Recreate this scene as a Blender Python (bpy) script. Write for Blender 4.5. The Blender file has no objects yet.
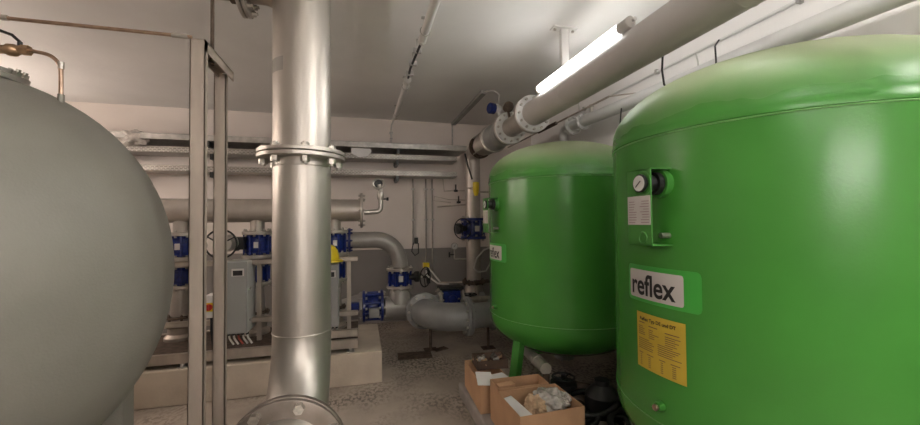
import bpy, bmesh, math, random
from math import sin, cos, pi, radians
from mathutils import Vector, Matrix, noise
random.seed(7)
C = bpy.context.scene.collection
V = Vector
# ------------------------------------------------------------------ camera geometry (metres; X right along the back wall, Y into the room)
FPX, TILT, ROLL, YAW, EYE = 380.0, .0229, -.0096, .2563, 1.6
def ray(px, py):
    u, v = px-460, py-212.5
    a, b = (u*cos(ROLL)+v*sin(ROLL))/FPX, (-u*sin(ROLL)+v*cos(ROLL))/FPX
    y = cos(TILT)+b*sin(TILT); z = sin(TILT)-b*cos(TILT)
    return V((a*cos(YAW)+y*sin(YAW), -a*sin(YAW)+y*cos(YAW), z))
def at(px, py, Y):
    d = ray(px, py); return d*(Y/d.y)+V((0, 0, EYE))
def atz(px, py, Z):
    d = ray(px, py); return d*((Z-EYE)/d.z)+V((0, 0, EYE))
# ------------------------------------------------------------------ materials
def mat(name, col, rough=.5, metal=0., var=.0, scale=8., bump=0., bscale=60., col2=None, lo=.35, hi=.65, spec=None, coat=0., stretch=None, detail=6):
    m = bpy.data.materials.new(name); m.use_nodes = True
    nt = m.node_tree; b = nt.nodes['Principled BSDF']
    b.inputs['Roughness'].default_value = rough; b.inputs['Metallic'].default_value = metal
    if spec is not None: b.inputs['Specular IOR Level'].default_value = spec
    if coat: b.inputs['Coat Weight'].default_value = coat; b.inputs['Coat Roughness'].default_value = .12
    tc = nt.nodes.new('ShaderNodeTexCoord'); mp = nt.nodes.new('ShaderNodeMapping')
    nt.links.new(tc.outputs['Object'], mp.inputs[0])
    if stretch: mp.inputs['Scale'].default_value = stretch
    c1 = tuple(col)+(1,)
    if col2 is None: col2 = tuple(c*(1-var) for c in col)
    n = nt.nodes.new('ShaderNodeTexNoise'); n.inputs['Scale'].default_value = scale; n.inputs['Detail'].default_value = detail
    nt.links.new(mp.outputs[0], n.inputs[0])
    r = nt.nodes.new('ShaderNodeValToRGB'); r.color_ramp.elements[0].position = lo; r.color_ramp.elements[1].position = hi
    r.color_ramp.elements[0].color = tuple(col2)+(1,); r.color_ramp.elements[1].color = c1
    nt.links.new(n.outputs[0], r.inputs[0]); nt.links.new(r.outputs[0], b.inputs['Base Color'])
    if bump:
        n2 = nt.nodes.new('ShaderNodeTexNoise'); n2.inputs['Scale'].default_value = bscale; n2.inputs['Detail'].default_value = 4
        nt.links.new(mp.outputs[0], n2.inputs[0])
        bp = nt.nodes.new('ShaderNodeBump'); bp.inputs['Strength'].default_value = bump; bp.inputs['Distance'].default_value = .01
        nt.links.new(n2.outputs[0], bp.inputs['Height']); nt.links.new(bp.outputs[0], b.inputs['Normal'])
    return m
def emat(name, col, s):
    m = bpy.data.materials.new(name); m.use_nodes = True
    b = m.node_tree.nodes['Principled BSDF']; b.inputs['Base Color'].default_value = tuple(col)+(1,)
    b.inputs['Emission Color'].default_value = tuple(col)+(1,); b.inputs['Emission Strength'].default_value = s
    return m
M = {}
M['green'] = mat('green_enamel', (.066, .290, .043), .24, 0, .08, 3, .05, 90)
def dust_sheen(m, z0, z1, col, amt):
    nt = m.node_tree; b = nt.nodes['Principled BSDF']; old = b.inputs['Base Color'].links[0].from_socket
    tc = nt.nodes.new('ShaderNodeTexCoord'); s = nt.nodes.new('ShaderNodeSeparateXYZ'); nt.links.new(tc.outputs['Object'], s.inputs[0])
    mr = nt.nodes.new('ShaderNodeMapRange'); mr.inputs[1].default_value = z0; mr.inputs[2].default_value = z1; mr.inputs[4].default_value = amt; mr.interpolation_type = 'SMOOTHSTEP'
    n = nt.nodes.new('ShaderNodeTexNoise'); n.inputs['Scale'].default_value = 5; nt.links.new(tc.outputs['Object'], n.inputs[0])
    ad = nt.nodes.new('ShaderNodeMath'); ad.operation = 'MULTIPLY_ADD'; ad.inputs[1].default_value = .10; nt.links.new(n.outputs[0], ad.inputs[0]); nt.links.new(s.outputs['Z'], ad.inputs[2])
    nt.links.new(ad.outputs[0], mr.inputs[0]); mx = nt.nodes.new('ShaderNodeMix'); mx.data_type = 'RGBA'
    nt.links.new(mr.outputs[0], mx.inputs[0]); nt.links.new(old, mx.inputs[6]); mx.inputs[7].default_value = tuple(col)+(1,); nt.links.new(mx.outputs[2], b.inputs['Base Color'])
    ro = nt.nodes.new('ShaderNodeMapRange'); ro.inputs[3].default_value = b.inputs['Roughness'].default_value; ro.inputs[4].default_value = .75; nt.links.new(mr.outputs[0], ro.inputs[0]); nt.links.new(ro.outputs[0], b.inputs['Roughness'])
dust_sheen(M['green'], 2.05, 2.32, (.48, .45, .33), .65)  # dome tops: dust plus grazing ceiling reflection, both mixed into the colour
M['green_seam'] = mat('green_seam_highlight', (.17, .44, .12), .35)  # highlight along the weld beads put into a paler green
M['green_plate'] = mat('green_plate', (.06, .27, .04), .35, 0, .1, 6)
M['label_green'] = mat('label_green', (.06, .42, .055), .4, 0, .03, 6)
M['label_white'] = mat('label_white', (.62, .58, .55), .45, 0, .04, 9)
M['label_yellow'] = mat('label_yellow', (.66, .47, .05), .5, 0, .08, 9)
M['ink'] = mat('black_ink', (.012, .01, .01), .5)
M['ink_soft'] = mat('faded_ink', (.17, .09, .05), .6)
M['ink_red'] = mat('grey_red_ink', (.30, .18, .18), .6)
M['grey_tank'] = mat('grey_green_paint', (.275, .265, .228), .5, 0, .16, 2.2, .12, 120)
M['steel'] = mat('brushed_stainless', (.62, .58, .53), .42, .85, .18, 5, .05, 200, stretch=(1, 1, .25))
M['steel_dull'] = mat('dull_stainless', (.56, .51, .46), .42, .6, .2, 4, .08, 90)
M['steel_old'] = mat('weathered_stainless', (.55, .48, .41), .45, .6, .25, 9, .06, 60, stretch=(1, 1, .2))
M['steel_face'] = mat('dark_machined_steel', (.34, .29, .25), .45, .75, .3, 8, .06, 90)
M['pipe_light'] = mat('light_grey_pipe', (.68, .67, .65), .4, .1, .06, 4)
M['pipe_back'] = mat('brown_grey_pipe', (.40, .37, .34), .42, .3, .12, 4)
M['conduit'] = mat('dull_conduit', (.30, .27, .24), .45, .5, .2, 20)
M['grey_patch'] = mat('dull_grey', (.36, .34, .31), .6, 0, .1, 20)
M['zinc'] = mat('galvanised_steel', (.55, .53, .50), .42, .6, .3, 14)
M['pipe_grey'] = mat('grey_painted_pipe', (.52, .49, .47), .5, .1, .08, 4, .04, 100)
M['pipe_grey_dark'] = mat('grey_primer_pipe', (.33, .33, .32), .45, .25, .15, 5, .05, 100)
M['blue'] = mat('blue_valve_enamel', (.010, .028, .21), .28, 0, .5, 30, coat=.3)
M['black'] = mat('black_rubber', (.012, .012, .012), .5, 0, .3, 20)
M['black_plastic'] = mat('black_plastic', (.02, .02, .02), .35)
M['bolt'] = mat('zinc_bolt', (.55, .52, .47), .3, .9, .3, 60)
M['brass'] = mat('brass', (.62, .42, .26), .32, .9, .3, 30)
M['copper'] = mat('copper_pipe', (.55, .38, .28), .35, .85, .25, 30)
M['rust'] = mat('rusty_steel', (.13, .09, .065), .75, .2, .5, 18, .2, 60)
M['cable'] = mat('white_cable', (.6, .58, .54), .5)
M['cable_red'] = mat('red_cable', (.35, .05, .03), .5)
M['cabinet'] = mat('grey_cabinet_paint', (.31, .31, .295), .4, 0, .06, 5)
M['cabinet_light'] = mat('pale_grey_plastic', (.55, .56, .53), .4, 0, .04, 5)
M['yellow'] = mat('yellow_plastic', (.80, .60, .02), .35, 0, .05, 9)
M['red'] = mat('red_plastic', (.45, .02, .015), .35)
M['white_plastic'] = mat('white_plastic', (.72, .71, .69), .35, 0, .04, 9)
M['cap_grey'] = mat('grey_plastic', (.55, .53, .50), .4)
M['concrete'] = mat('plinth_concrete', (.60, .51, .41), .85, 0, 0, 3.0, .3, 50, col2=(.46, .38, .30))
M['slab'] = mat('grey_concrete', (.36, .32, .29), .85, 0, 0, 5, .3, 60, col2=(.26, .23, .21))
M['card'] = mat('cardboard', (.56, .33, .185), .8, 0, .12, 6, .08, 80)
M['card_in'] = mat('cardboard_inside', (.36, .20, .11), .85, 0, .15, 6)
M['card_dark'] = mat('dark_cardboard', (.11, .065, .045), .8, 0, .3, 10)
M['paper'] = mat('white_paper', (.72, .70, .67), .7, 0, .05, 9)
M['foil'] = mat('crumpled_plastic', (.60, .55, .50), .25, 0, .45, 14, .6, 45, spec=.7)
M['kraft'] = mat('brown_wrapping', (.62, .42, .26), .6, 0, .4, 12, .4, 30)
M['parts_metal'] = mat('oily_fittings', (.30, .27, .24), .35, .7, .6, 30)
M['tray'] = None
M['lamp_on'] = emat('lit_diffuser', (1., .985, .96), 13.0)
M['fill_rear'] = emat('rear_fill_diffuser', (1., .97, .94), 25.0)  # for the unseen fill lamps added to brighten the room
M['fill_warm'] = emat('warm_fill_diffuser', (1., .86, .76), 30.0)  # added warm fill light, hidden behind the grey tank
M['lamp_off'] = mat('unlit_diffuser', (.70, .68, .66), .3, 0, .02, 5)
M['dial'] = mat('dial_face', (.75, .74, .70), .35)
M['clear'] = mat('translucent_sleeve', (.62, .60, .55), .25)
def perforated(name, base, hole):
    m = mat(name, base, .42, .75, .25, 14); nt = m.node_tree; b = nt.nodes['Principled BSDF']
    old = b.inputs['Base Color'].links[0].from_socket
    tc = nt.nodes.new('ShaderNodeTexCoord'); mp = nt.nodes.new('ShaderNodeMapping'); mp.inputs['Rotation'].default_value = (pi/2, 0, 0)
    nt.links.new(tc.outputs['Object'], mp.inputs[0])
    br = nt.nodes.new('ShaderNodeTexBrick'); br.inputs['Scale'].default_value = 1; br.inputs['Brick Width'].default_value = .05
    br.inputs['Row Height'].default_value = .022; br.inputs['Mortar Size'].default_value = .007; br.inputs['Mortar Smooth'].default_value = .1
    nt.links.new(mp.outputs[0], br.inputs[0])
    mx = nt.nodes.new('ShaderNodeMix'); mx.data_type = 'RGBA'; mx.inputs[7].default_value = tuple(hole)+(1,)
    nt.links.new(br.outputs['Fac'], mx.inputs[0]); nt.links.new(old, mx.inputs[7]); mx.inputs[6].default_value = tuple(hole)+(1,)
    nt.links.new(mx.outputs[2], b.inputs['Base Color'])
    return m
M['tray'] = perforated('perforated_tray_steel', (.50, .47, .43), (.14, .13, .12))
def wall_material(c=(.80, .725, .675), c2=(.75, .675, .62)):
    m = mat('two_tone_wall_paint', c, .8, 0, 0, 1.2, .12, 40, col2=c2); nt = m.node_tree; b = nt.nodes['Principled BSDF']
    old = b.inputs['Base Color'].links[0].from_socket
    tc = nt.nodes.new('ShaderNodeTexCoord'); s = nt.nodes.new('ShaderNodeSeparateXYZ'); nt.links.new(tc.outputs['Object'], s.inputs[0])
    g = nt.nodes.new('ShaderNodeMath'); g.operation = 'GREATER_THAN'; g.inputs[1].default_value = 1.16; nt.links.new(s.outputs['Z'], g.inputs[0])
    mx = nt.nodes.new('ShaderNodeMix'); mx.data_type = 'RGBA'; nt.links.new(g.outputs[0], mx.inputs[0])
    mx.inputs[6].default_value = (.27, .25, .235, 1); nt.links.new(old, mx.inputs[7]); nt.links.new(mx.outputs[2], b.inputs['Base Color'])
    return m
M['wall'] = wall_material(); M['wall_brightened'] = wall_material((.86, .84, .82), (.82, .80, .78))  # second copy is paler: strong light on the right wall put into its colour
M['ceiling'] = mat('ceiling_plaster', (.82, .805, .785), .85, 0, 0, 1.5, .25, 14, col2=(.77, .755, .735))
def floor_material():
    m = mat('screed_floor', (.47, .40, .335), .6, 0, 0, 2.0, .15, 70, col2=(.31, .26, .215)); nt = m.node_tree; b = nt.nodes['Principled BSDF']
    old = b.inputs['Base Color'].links[0].from_socket
    tc = nt.nodes.new('ShaderNodeTexCoord')
    mp = nt.nodes.new('ShaderNodeMapping'); mp.inputs['Scale'].default_value = (1.6, 1, 1); nt.links.new(tc.outputs['Object'], mp.inputs[0])
    n = nt.nodes.new('ShaderNodeTexNoise'); n.inputs['Scale'].default_value = 22; n.inputs['Detail'].default_value = 5; nt.links.new(mp.outputs[0], n.inputs[0])
    r = nt.nodes.new('ShaderNodeValToRGB'); r.color_ramp.elements[0].position = .46; r.color_ramp.elements[1].position = .58
    nt.links.new(n.outputs[0], r.inputs[0])
    n2 = nt.nodes.new('ShaderNodeTexNoise'); n2.inputs['Scale'].default_value = 1.3; n2.inputs['Detail'].default_value = 3; nt.links.new(tc.outputs['Object'], n2.inputs[0])
    r2 = nt.nodes.new('ShaderNodeValToRGB'); r2.color_ramp.elements[0].position = .42; r2.color_ramp.elements[1].position = .6
    nt.links.new(n2.outputs[0], r2.inputs[0])
    mu = nt.nodes.new('ShaderNodeMath'); mu.operation = 'MULTIPLY'; nt.links.new(r.outputs[0], mu.inputs[0]); nt.links.new(r2.outputs[0], mu.inputs[1])
    mx = nt.nodes.new('ShaderNodeMix'); mx.data_type = 'RGBA'; nt.links.new(mu.outputs[0], mx.inputs[0])
    nt.links.new(old, mx.inputs[6]); mx.inputs[7].default_value = (.15, .125, .105, 1); nt.links.new(mx.outputs[2], b.inputs['Base Color'])
    return m
M['floor'] = floor_material()
# ------------------------------------------------------------------ mesh helpers
def basis(d):
    d = V(d).normalized(); up = V((0, 0, 1)) if abs(d.z) < .9 else V((0, 1, 0))
    a = d.cross(up).normalized(); return a, a.cross(d).normalized(), d
class MB:
    def __init__(s): s.v = []; s.f = []
    def box(s, c, size, R=None):
        c = V(c); i = len(s.v)
        for z in (-1, 1):
            for x, y in ((-1, -1), (1, -1), (1, 1), (-1, 1)):
                p = V((x*size[0]/2, y*size[1]/2, z*size[2]/2))
                if R: p = R @ p
                s.v.append(c+p)
        for q in ((3, 2, 1, 0), (4, 5, 6, 7), (0, 1, 5, 4), (1, 2, 6, 5), (2, 3, 7, 6), (3, 0, 4, 7)): s.f.append([i+k for k in q])
        return s
    def bb(s, x0, x1, y0, y1, z0, z1): return s.box(((x0+x1)/2, (y0+y1)/2, (z0+z1)/2), (x1-x0, y1-y0, z1-z0))
    def lathe(s, prof, o, d=(0, 0, 1), n=24, close=True):     # prof: (r, h) along d
        a, b, d = basis(d); o = V(o); rings = []
        for r, h in prof:
            if r < 1e-5: rings.append([len(s.v)]); s.v.append(o+d*h)
            else:
                rings.append(list(range(len(s.v), len(s.v)+n)))
                for k in range(n): t = 2*pi*k/n; s.v.append(o+d*h+(a*cos(t)+b*sin(t))*r)
        for p, q in zip(rings, rings[1:]):
            for k in range(n):
                k2 = (k+1) % n
                if len(p) == 1 and len(q) == 1: continue
                if len(p) == 1: s.f.append([p[0], q[k], q[k2]])
                elif len(q) == 1: s.f.append([p[k2], p[k], q[0]])
                else: s.f.append([p[k2], p[k], q[k], q[k2]])
        if close:
            if len(rings[0]) > 1: s.f.append(list(rings[0]))
            if len(rings[-1]) > 1: s.f.append(list(reversed(rings[-1])))
        return s
    def cyl(s, p0, p1, r, n=16, r2=None):
        p0, p1 = V(p0), V(p1); d = p1-p0; return s.lathe([(r, 0), (r if r2 is None else r2, d.length)], p0, d, n)
    def tube(s, pts, r, n=12, cap=True):
        pts = [V(p) for p in pts]; m = len(pts); rad = r if isinstance(r, (list, tuple)) else [r]*m
        t0 = (pts[1]-pts[0]).normalized(); a, b, _ = basis(t0); prev = t0; rings = []
        for i, p in enumerate(pts):
            t = ((pts[min(i+1, m-1)]-p).normalized()+(p-pts[max(i-1, 0)]).normalized())
            if t.length < 1e-6: t = prev
            t.normalize(); q = prev.rotation_difference(t); a = q @ a; b = q @ b; prev = t
            rings.append(list(range(len(s.v), len(s.v)+n)))
            for k in range(n): w = 2*pi*k/n; s.v.append(p+(a*cos(w)+b*sin(w))*rad[i])
        for p, q in zip(rings, rings[1:]):
            for k in range(n): s.f.append([p[(k+1) % n], p[k], q[k], q[(k+1) % n]])
        if cap: s.f.append(list(rings[0])); s.f.append(list(reversed(rings[-1])))
        return s
    def hexa(s, c, d, r, h): return s.lathe([(r, 0), (r, h)], V(c), d, 6)
    def torus(s, c, d, R, r, n=28, m=8):
        a, b, d = basis(d); c = V(c)
        i0 = len(s.v)
        for k in range(n):
            t = 2*pi*k/n; e = a*cos(t)+b*sin(t)
            for j in range(m): w = 2*pi*j/m; s.v.append(c+e*(R+r*cos(w))+d*r*sin(w))
        for k in range(n):
            for j in range(m):
                s.f.append([i0+k*m+j, i0+((k+1) % n)*m+j, i0+((k+1) % n)*m+(j+1) % m, i0+k*m+(j+1) % m])
        return s
    def poly(s, pts):
        i = len(s.v); s.v += [V(p) for p in pts]; s.f.append(list(range(i, i+len(pts)))); return s
    def build(s, name, m, parent=None, loc=None, smooth=35, bevel=0):
        me = bpy.data.meshes.new(name); me.from_pydata([tuple(v) for v in s.v], [], s.f); me.validate()
        bm = bmesh.new(); bm.from_mesh(me); bmesh.ops.recalc_face_normals(bm, faces=bm.faces)
        bm.to_mesh(me); bm.free()
        me.materials.append(M[m] if isinstance(m, str) else m)
        if smooth:
            for p in me.polygons: p.use_smooth = True
            me.set_sharp_from_angle(angle=radians(smooth))
        o = bpy.data.objects.new(name, me); C.objects.link(o)
        if parent: o.parent = parent; o.matrix_parent_inverse = Matrix.Identity(4); me.transform(Matrix.Translation(-wloc(parent)))
        elif loc is not None: o.location = loc; me.transform(Matrix.Translation(-V(loc)))
        if bevel:
            b = o.modifiers.new('bevel', 'BEVEL'); b.width = bevel; b.segments = 2; b.limit_method = 'ANGLE'
        return o
def wloc(o):
    p = V((0, 0, 0))
    while o: p = p+o.location; o = o.parent
    return p
def bend(pts, rad, n=8):
    pts = [V(p) for p in pts]; out = [pts[0]]
    for i in range(1, len(pts)-1):
        a, p, c = pts[i-1], pts[i], pts[i+1]; u = (a-p).normalized(); w = (c-p).normalized()
        ang = u.angle(w)
        if abs(ang-pi) < .02: out.append(p); continue
        R = rad if not isinstance(rad, (list, tuple)) else rad[i-1]
        L = R/math.tan(ang/2); L = min(L, (a-p).length*.98, (c-p).length*.98); R = L*math.tan(ang/2)
        cen = p+(u+w).normalized()*(R/sin(ang/2)); s0 = p+u*L-cen; e0 = p+w*L-cen
        ax = s0.cross(e0).normalized(); tot = s0.angle(e0)
        for k in range(n+1): out.append(cen+Matrix.Rotation(tot*k/n, 3, ax) @ s0)
    out.append(pts[-1]); return out
def thing(name, label, cat, loc=(0, 0, 0), group=None):
    o = bpy.data.objects.new(name, None); C.objects.link(o); o.location = loc; o.empty_display_size = .1
    o['label'] = label; o['category'] = cat
    if group: o['group'] = group
    return o
def tag(o, label, cat, group=None):
    o['label'] = label; o['category'] = cat
    if group: o['group'] = group
    return o
def struct(o): o['kind'] = 'structure'; return o
def copy_tree(o, parent=None):
    c = o.copy(); C.objects.link(c); c.parent = parent
    for ch in list(o.children): copy_tree(ch, c)
    return c
# flange with bolts: disc at c, axis d, radius r, bore rp
def flange(c, d, r, t, parent, m='steel_dull', nb=8, br=.012, bolts=True, part_bolts=False, rot=0, both=True, name='flange', hl=1.0, bc=.84):
    d = V(d).normalized(); c = V(c); a, b, _ = basis(d)
    mb = MB().lathe([(r*.97, -t/2), (r, -t/2+t*.12), (r, t/2-t*.12), (r*.97, t/2)], c, d, 40)
    def bolt(mb, k):
        w = 2*pi*k/nb+rot; p = c+(a*cos(w)+b*sin(w))*r*bc
        mb.hexa(p-d*(t/2+br*1.4*hl), d, br, br*1.4*hl+.001)
        if both: mb.hexa(p+d*(t/2-.001), d, br, br*1.3*hl); mb.cyl(p-d*(t/2+br*.5), p+d*(t/2+br*1.9*hl), br*.55, 8)
    if bolts and not part_bolts:
        for k in range(nb): bolt(mb, k)
    o = mb.build(name, m, parent)
    if part_bolts:
        for k in range(nb):
            q = MB(); bolt(q, k); q.build('bolt', 'bolt', o)
    return o
def handwheel(c, d, R, parent, m='black', tr=.008, spokes=3, name='handwheel'):
    c = V(c); a, b, d = basis(d); mb = MB().torus(c, d, R, tr)
    for k in range(spokes): w = 2*pi*k/spokes+.5; mb.tube([c-d*.02, c+(a*cos(w)+b*sin(w))*R], tr*.8, 6)
    mb.cyl(c-d*.03, c+d*.02, tr*2.2, 10); return mb.build(name, m, parent)
def butterfly(c, d, r, L, label, side=None, wheel=0, group=None, plate=None, name='butterfly_valve', rp=None, fm='steel_dull'):
    c = V(c); d = V(d).normalized(); t = thing(name, label, 'valve', c-V((0, 0, r)), group); rp = rp or r*.6
    mb = MB().lathe([(r*.80, -L*.36), (r*.86, -L*.30), (r*.72, -L*.22), (r*.78, 0), (r*.72, L*.22), (r*.86, L*.30), (r*.80, L*.36)], c, d, 32)
    a, b, _ = basis(d)
    for k in range(8):
        w = 2*pi*(k+.5)/8; p = c+(a*cos(w)+b*sin(w))*r*.84
        mb.cyl(p-d*L*.36, p+d*L*.36, r*.09, 8)
    mb.build('valve_body', 'blue', t)
    for s in (-1, 1): flange(c+d*s*L*.43, d*s, r, L*.13, t, fm, 8, r*.09, part_bolts=True)
    if side is not None:
        s = V(side).normalized(); q = c+s*r*.8
        MB().cyl(q-s*r*.2, q+s*r*.45, r*.26, 12).lathe([(r*.36, 0), (r*.42, r*.1), (r*.42, r*.35), (r*.2, r*.45)], q+s*r*.3, s, 16).build('gearbox', 'black_plastic', t)
        if wheel:
            wd = V(wheel[1]) if isinstance(wheel, tuple) else s; W = wheel[0] if isinstance(wheel, tuple) else wheel
            off = q+s*r*.55
            wc = off+wd.normalized()*.12; MB().cyl(off, wc, .012, 8).build('spindle', 'steel_dull', t); handwheel(wc, wd, W, t)
    if plate is not None:
        n = V(plate).normalized(); x, y, _ = basis(n)
        R = Matrix((x, y, n)).transposed(); MB().box(c+n*r*.80, (r*.34, r*.42, .02), R).build('name_plate', 'label_white', t)
    return t
# ------------------------------------------------------------------ THE SETTING
X0, X1, Y0, Y1, H = -4.6, 2.95, -2.6, 6.2, 3.25
def slab(name, m, *b): return struct(MB().bb(*b).build(name, m, smooth=0))
slab('floor', 'floor', X0-.2, X1+.2, Y0-.2, Y1+.2, -.15, 0)
slab('ceiling', 'ceiling', X0-.2, X1+.2, Y0-.2, Y1+.2, H, H+.15)
slab('wall_back', 'wall', X0-.2, X1+.2, Y1, Y1+.2, 0, H)
slab('wall_left', 'wall', X0-.2, X0, Y0, Y1, 0, H)
slab('wall_right', 'wall_brightened', X1, X1+.2, Y0, Y1, 0, H)
slab('wall_front', 'wall', X0-.2, X1+.2, Y0-.2, Y0, 0, H)
# ------------------------------------------------------------------ GREEN TANKS
TR, ZT, ZB = .75, 1.988, .688
def az(w, r, z, c): w = radians(w); return V((c.x+r*cos(w), c.y+r*sin(w), z))
def patch(a0, a1, z0, z1, r, c, cr=.0, n=26):
    mb = MB(); W = radians(a1-a0)*r; idx = []
    us = sorted(set([W*k/n for k in range(n+1)]+([cr*k/5 for k in range(6)]+[W-cr*k/5 for k in range(6)] if cr else [])))
    for u in us:
        e = 0
        if cr:
            q = min(u, W-u)
            if q < cr: e = cr-math.sqrt(max(0, cr*cr-(cr-q)**2))
        w = a0+math.degrees(u/r); i = len(mb.v); mb.v += [az(w, r, z0+e, c), az(w, r, z1-e, c)]; idx.append(i)
    for p, q in zip(idx, idx[1:]): mb.f.append([p, q, q+1, p+1])
    return mb
def text_mesh(s, bold=0.0, sx=1):
    cu = bpy.data.curves.new('t', 'FONT'); cu.body = s; cu.offset = bold; cu.resolution_u = 6; cu.space_character = sx
    ob = bpy.data.objects.new('t', cu); C.objects.link(ob); bpy.context.view_layer.update()
    me = bpy.data.meshes.new_from_object(ob.evaluated_get(bpy.context.evaluated_depsgraph_get()))
    vs = [v.co.copy() for v in me.vertices]; fs = [list(p.vertices) for p in me.polygons]
    bpy.data.objects.remove(ob); bpy.data.curves.remove(cu); bpy.data.meshes.remove(me)
    return vs, fs
def text_on_tank(s, a0, a1, z0, z1, r, c, bold=.01):
    vs, fs = text_mesh(s, bold); xa, xb = min(v.x for v in vs), max(v.x for v in vs); ya, yb = min(v.y for v in vs), max(v.y for v in vs)
    mb = MB(); mb.v = [az(a0+(v.x-xa)/(xb-xa)*(a1-a0), r, z0+(v.y-ya)/(yb-ya)*(z1-z0), c) for v in vs]; mb.f = fs; return mb
def tank_profile(n=14, dd=.355):
    p = [(0, ZB-.03-dd)]
    for k in range(1, n+1): t = pi/2*k/n; p.append((TR*sin(t)**.94, ZB-.03-dd*cos(t)**.96))
    for z in (ZB-.015, ZB-.006): p.append((TR, z))
    p += [(TR+.004, ZB-.004), (TR+.004, ZB+.006), (TR-.001, ZB+.008), (TR-.001, ZT-.008), (TR+.004, ZT-.006), (TR+.005, ZT+.012), (TR+.001, ZT+.02), (TR, ZT+.04)]
    for k in range(1, n+1): t = pi/2*k/n; p.append((TR*cos(t)**.94 if k < n else 0, ZT+.04+dd*sin(t)**.96))
    return p
def make_tank(c, label, sticker=True):
    c = V((c[0], c[1], 0)); t = thing('pressure_tank', label, 'pressure tank', c, 'green pressure tanks in a row')
    MB().lathe(tank_profile(), c, (0, 0, 1), 128).build('vessel', 'green', t, smooth=50)
    for zz, nm in ((ZT-.012, 'upper_weld_seam'), (ZB+.004, 'lower_weld_seam')):
        MB().torus((c.x, c.y, zz), (0, 0, 1), TR+.001, .0035, 128, 6).build(nm, 'green_seam', t)
    for w in (202, 322, 82):
        mb = MB(); a, b = V((cos(radians(w)), sin(radians(w)), 0)), V((-sin(radians(w)), cos(radians(w)), 0))
        p0 = c+a*.665+V((0, 0, .52)); p1 = c+a*.765
        R = Matrix((b, a, V((0, 0, 1)))).transposed()
        d = (p0-p1).normalized(); R = Matrix((b, b.cross(d)*-1, d)).transposed()
        mb.box((p0+p1)/2, (.085, .014, (p0-p1).length), R).box((p0+p1)/2+b*.036-a*.03, (.012, .06, (p0-p1).length), R)
        mb.box(p1+V((0, 0, .006)), (.13, .13, .012)); mb.build('leg', 'green_plate', t)
    # outlet under the dome
    o = MB().cyl((c.x, c.y, .33), (c.x, c.y, .22), .05, 20).build('outlet', 'pipe_grey_dark', t); flange((c.x, c.y, .22), (0, 0, 1), .10, .03, t, 'pipe_grey_dark', 8, .01)
    # brand sticker
    s = patch(167.5, 198.6, 1.212, 1.384, TR+.0015, c, .022).build('brand_sticker', 'label_green', t)
    wpl = patch(168.9, 193.1, 1.228, 1.362, TR+.0027, c, .012).build('white_field', 'label_white', s)
    text_on_tank('reflex', 170.4, 190.4, 1.243, 1.343, TR+.0038, c, .02).build('lettering', 'ink', s, smooth=0)
    rr = random.Random(3)
    if sticker:
        # yellow instruction plate
        y = patch(172.7, 193.4, .904, 1.162, TR+.0015, c).build('instruction_sticker', 'label_yellow', t)
        text_on_tank('Reflex Typ DE und DT', 174.6, 190.2, 1.121, 1.142, TR+.0028, c, .03).build('heading', 'ink', y, smooth=0)
        mb = MB()
        def bar(a0, a1, z, h=.0032):
            q = patch(a0, a1, z, z+h, TR+.0026, c, n=3); i = len(mb.v); mb.v += q.v; mb.f += [[i+k for k in f] for f in q.f]
        rr = random.Random(3)
        for a0, z, L in ((174, 1.113, 3), (179, 1.105, 4), (186, 1.098, 5.3)): bar(a0, a0+L, z, .004)
        for cidx, (a0, L) in enumerate(((173.8, 4.6), (179, 5.2), (186, 6))):
            for k in range(5): bar(a0, a0+L*rr.uniform(.35, .95), 1.095-.009*k-.006*cidx)
        for a0, L in ((173.8, 8.0), (183, 9.4)):
            for k in range(6): bar(a0, a0+L*rr.uniform(.6, 1), 1.038-.009*k)
        for a0, L in ((174, 2), (178, 3), (183.5, 2.5), (188, 3.4)):
            bar(a0, a0+L, .972, .0035)
            for k in range(6): bar(a0+.6, a0+.6+L*.4, .962-.0088*k)
        mb.build('small_print', 'ink_soft', y, smooth=0)
    # gauge bracket: folded sheet standing off the shell
    xf = c.x-TR-.097; yy0, yy1 = c.y-.127, c.y+.020
    br = MB().bb(xf, xf+.004, yy0, yy1, 1.487, 1.819).bb(xf, c.x-TR+.012, yy0, yy1, 1.815, 1.819).bb(xf, c.x-TR+.012, yy0, yy1, 1.487, 1.491).build('gauge_bracket', 'green_plate', t, smooth=0)
    gy, gz = c.y-.075, 1.757
    MB().torus((xf, gy, gz), (1, 0, 0), .052, .003, 32, 6).build('gauge_cutout_rim', 'green_plate', br)
    g = MB().lathe([(.038, 0), (.04, -.004), (.04, -.014), (.036, -.016)], (xf, gy, gz), (1, 0, 0), 28).build('pressure_gauge', 'black_plastic', t)
    MB().cyl((xf-.0165, gy, gz), (xf-.0175, gy, gz), .034, 28).build('dial', 'dial', g)
    MB().box((xf-.019, gy+.003, gz-.003), (.001, .004, .04), Matrix.Rotation(radians(50), 3, 'X')).build('pointer', 'ink', g, smooth=0)
    MB().cyl((xf+.004, gy, gz), (xf+.055, gy, gz), .036, 24).cyl((xf+.05, gy, gz), (c.x-TR+.01, gy, gz), .05, 24).build('gauge_body', 'black', t)
    MB().cyl((c.x-TR-.02, gy, gz), (c.x-TR+.03, gy, gz), .062, 28).build('gauge_boss', 'green_plate', t)
    MB().torus((xf, gy, 1.52), (1, 0, 0), .024, .0025, 24, 6).build('pressed_ring', 'green_plate', br)
    pl = MB().bb(xf-.002, xf, yy0+.004, yy1-.004, 1.577, 1.703).build('type_plate', 'label_white', t, smooth=0)
    mb = MB()
    for k in range(9):
        z = 1.585+.0115*k; mb.bb(xf-.0026, xf-.002, yy1-.012-rr.uniform(.03, .05), yy1-.012, z, z+.0026)
        mb.bb(xf-.0026, xf-.002, yy0+.012, yy0+.012+rr.uniform(.03, .055), z+.001, z+.0036)
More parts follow.
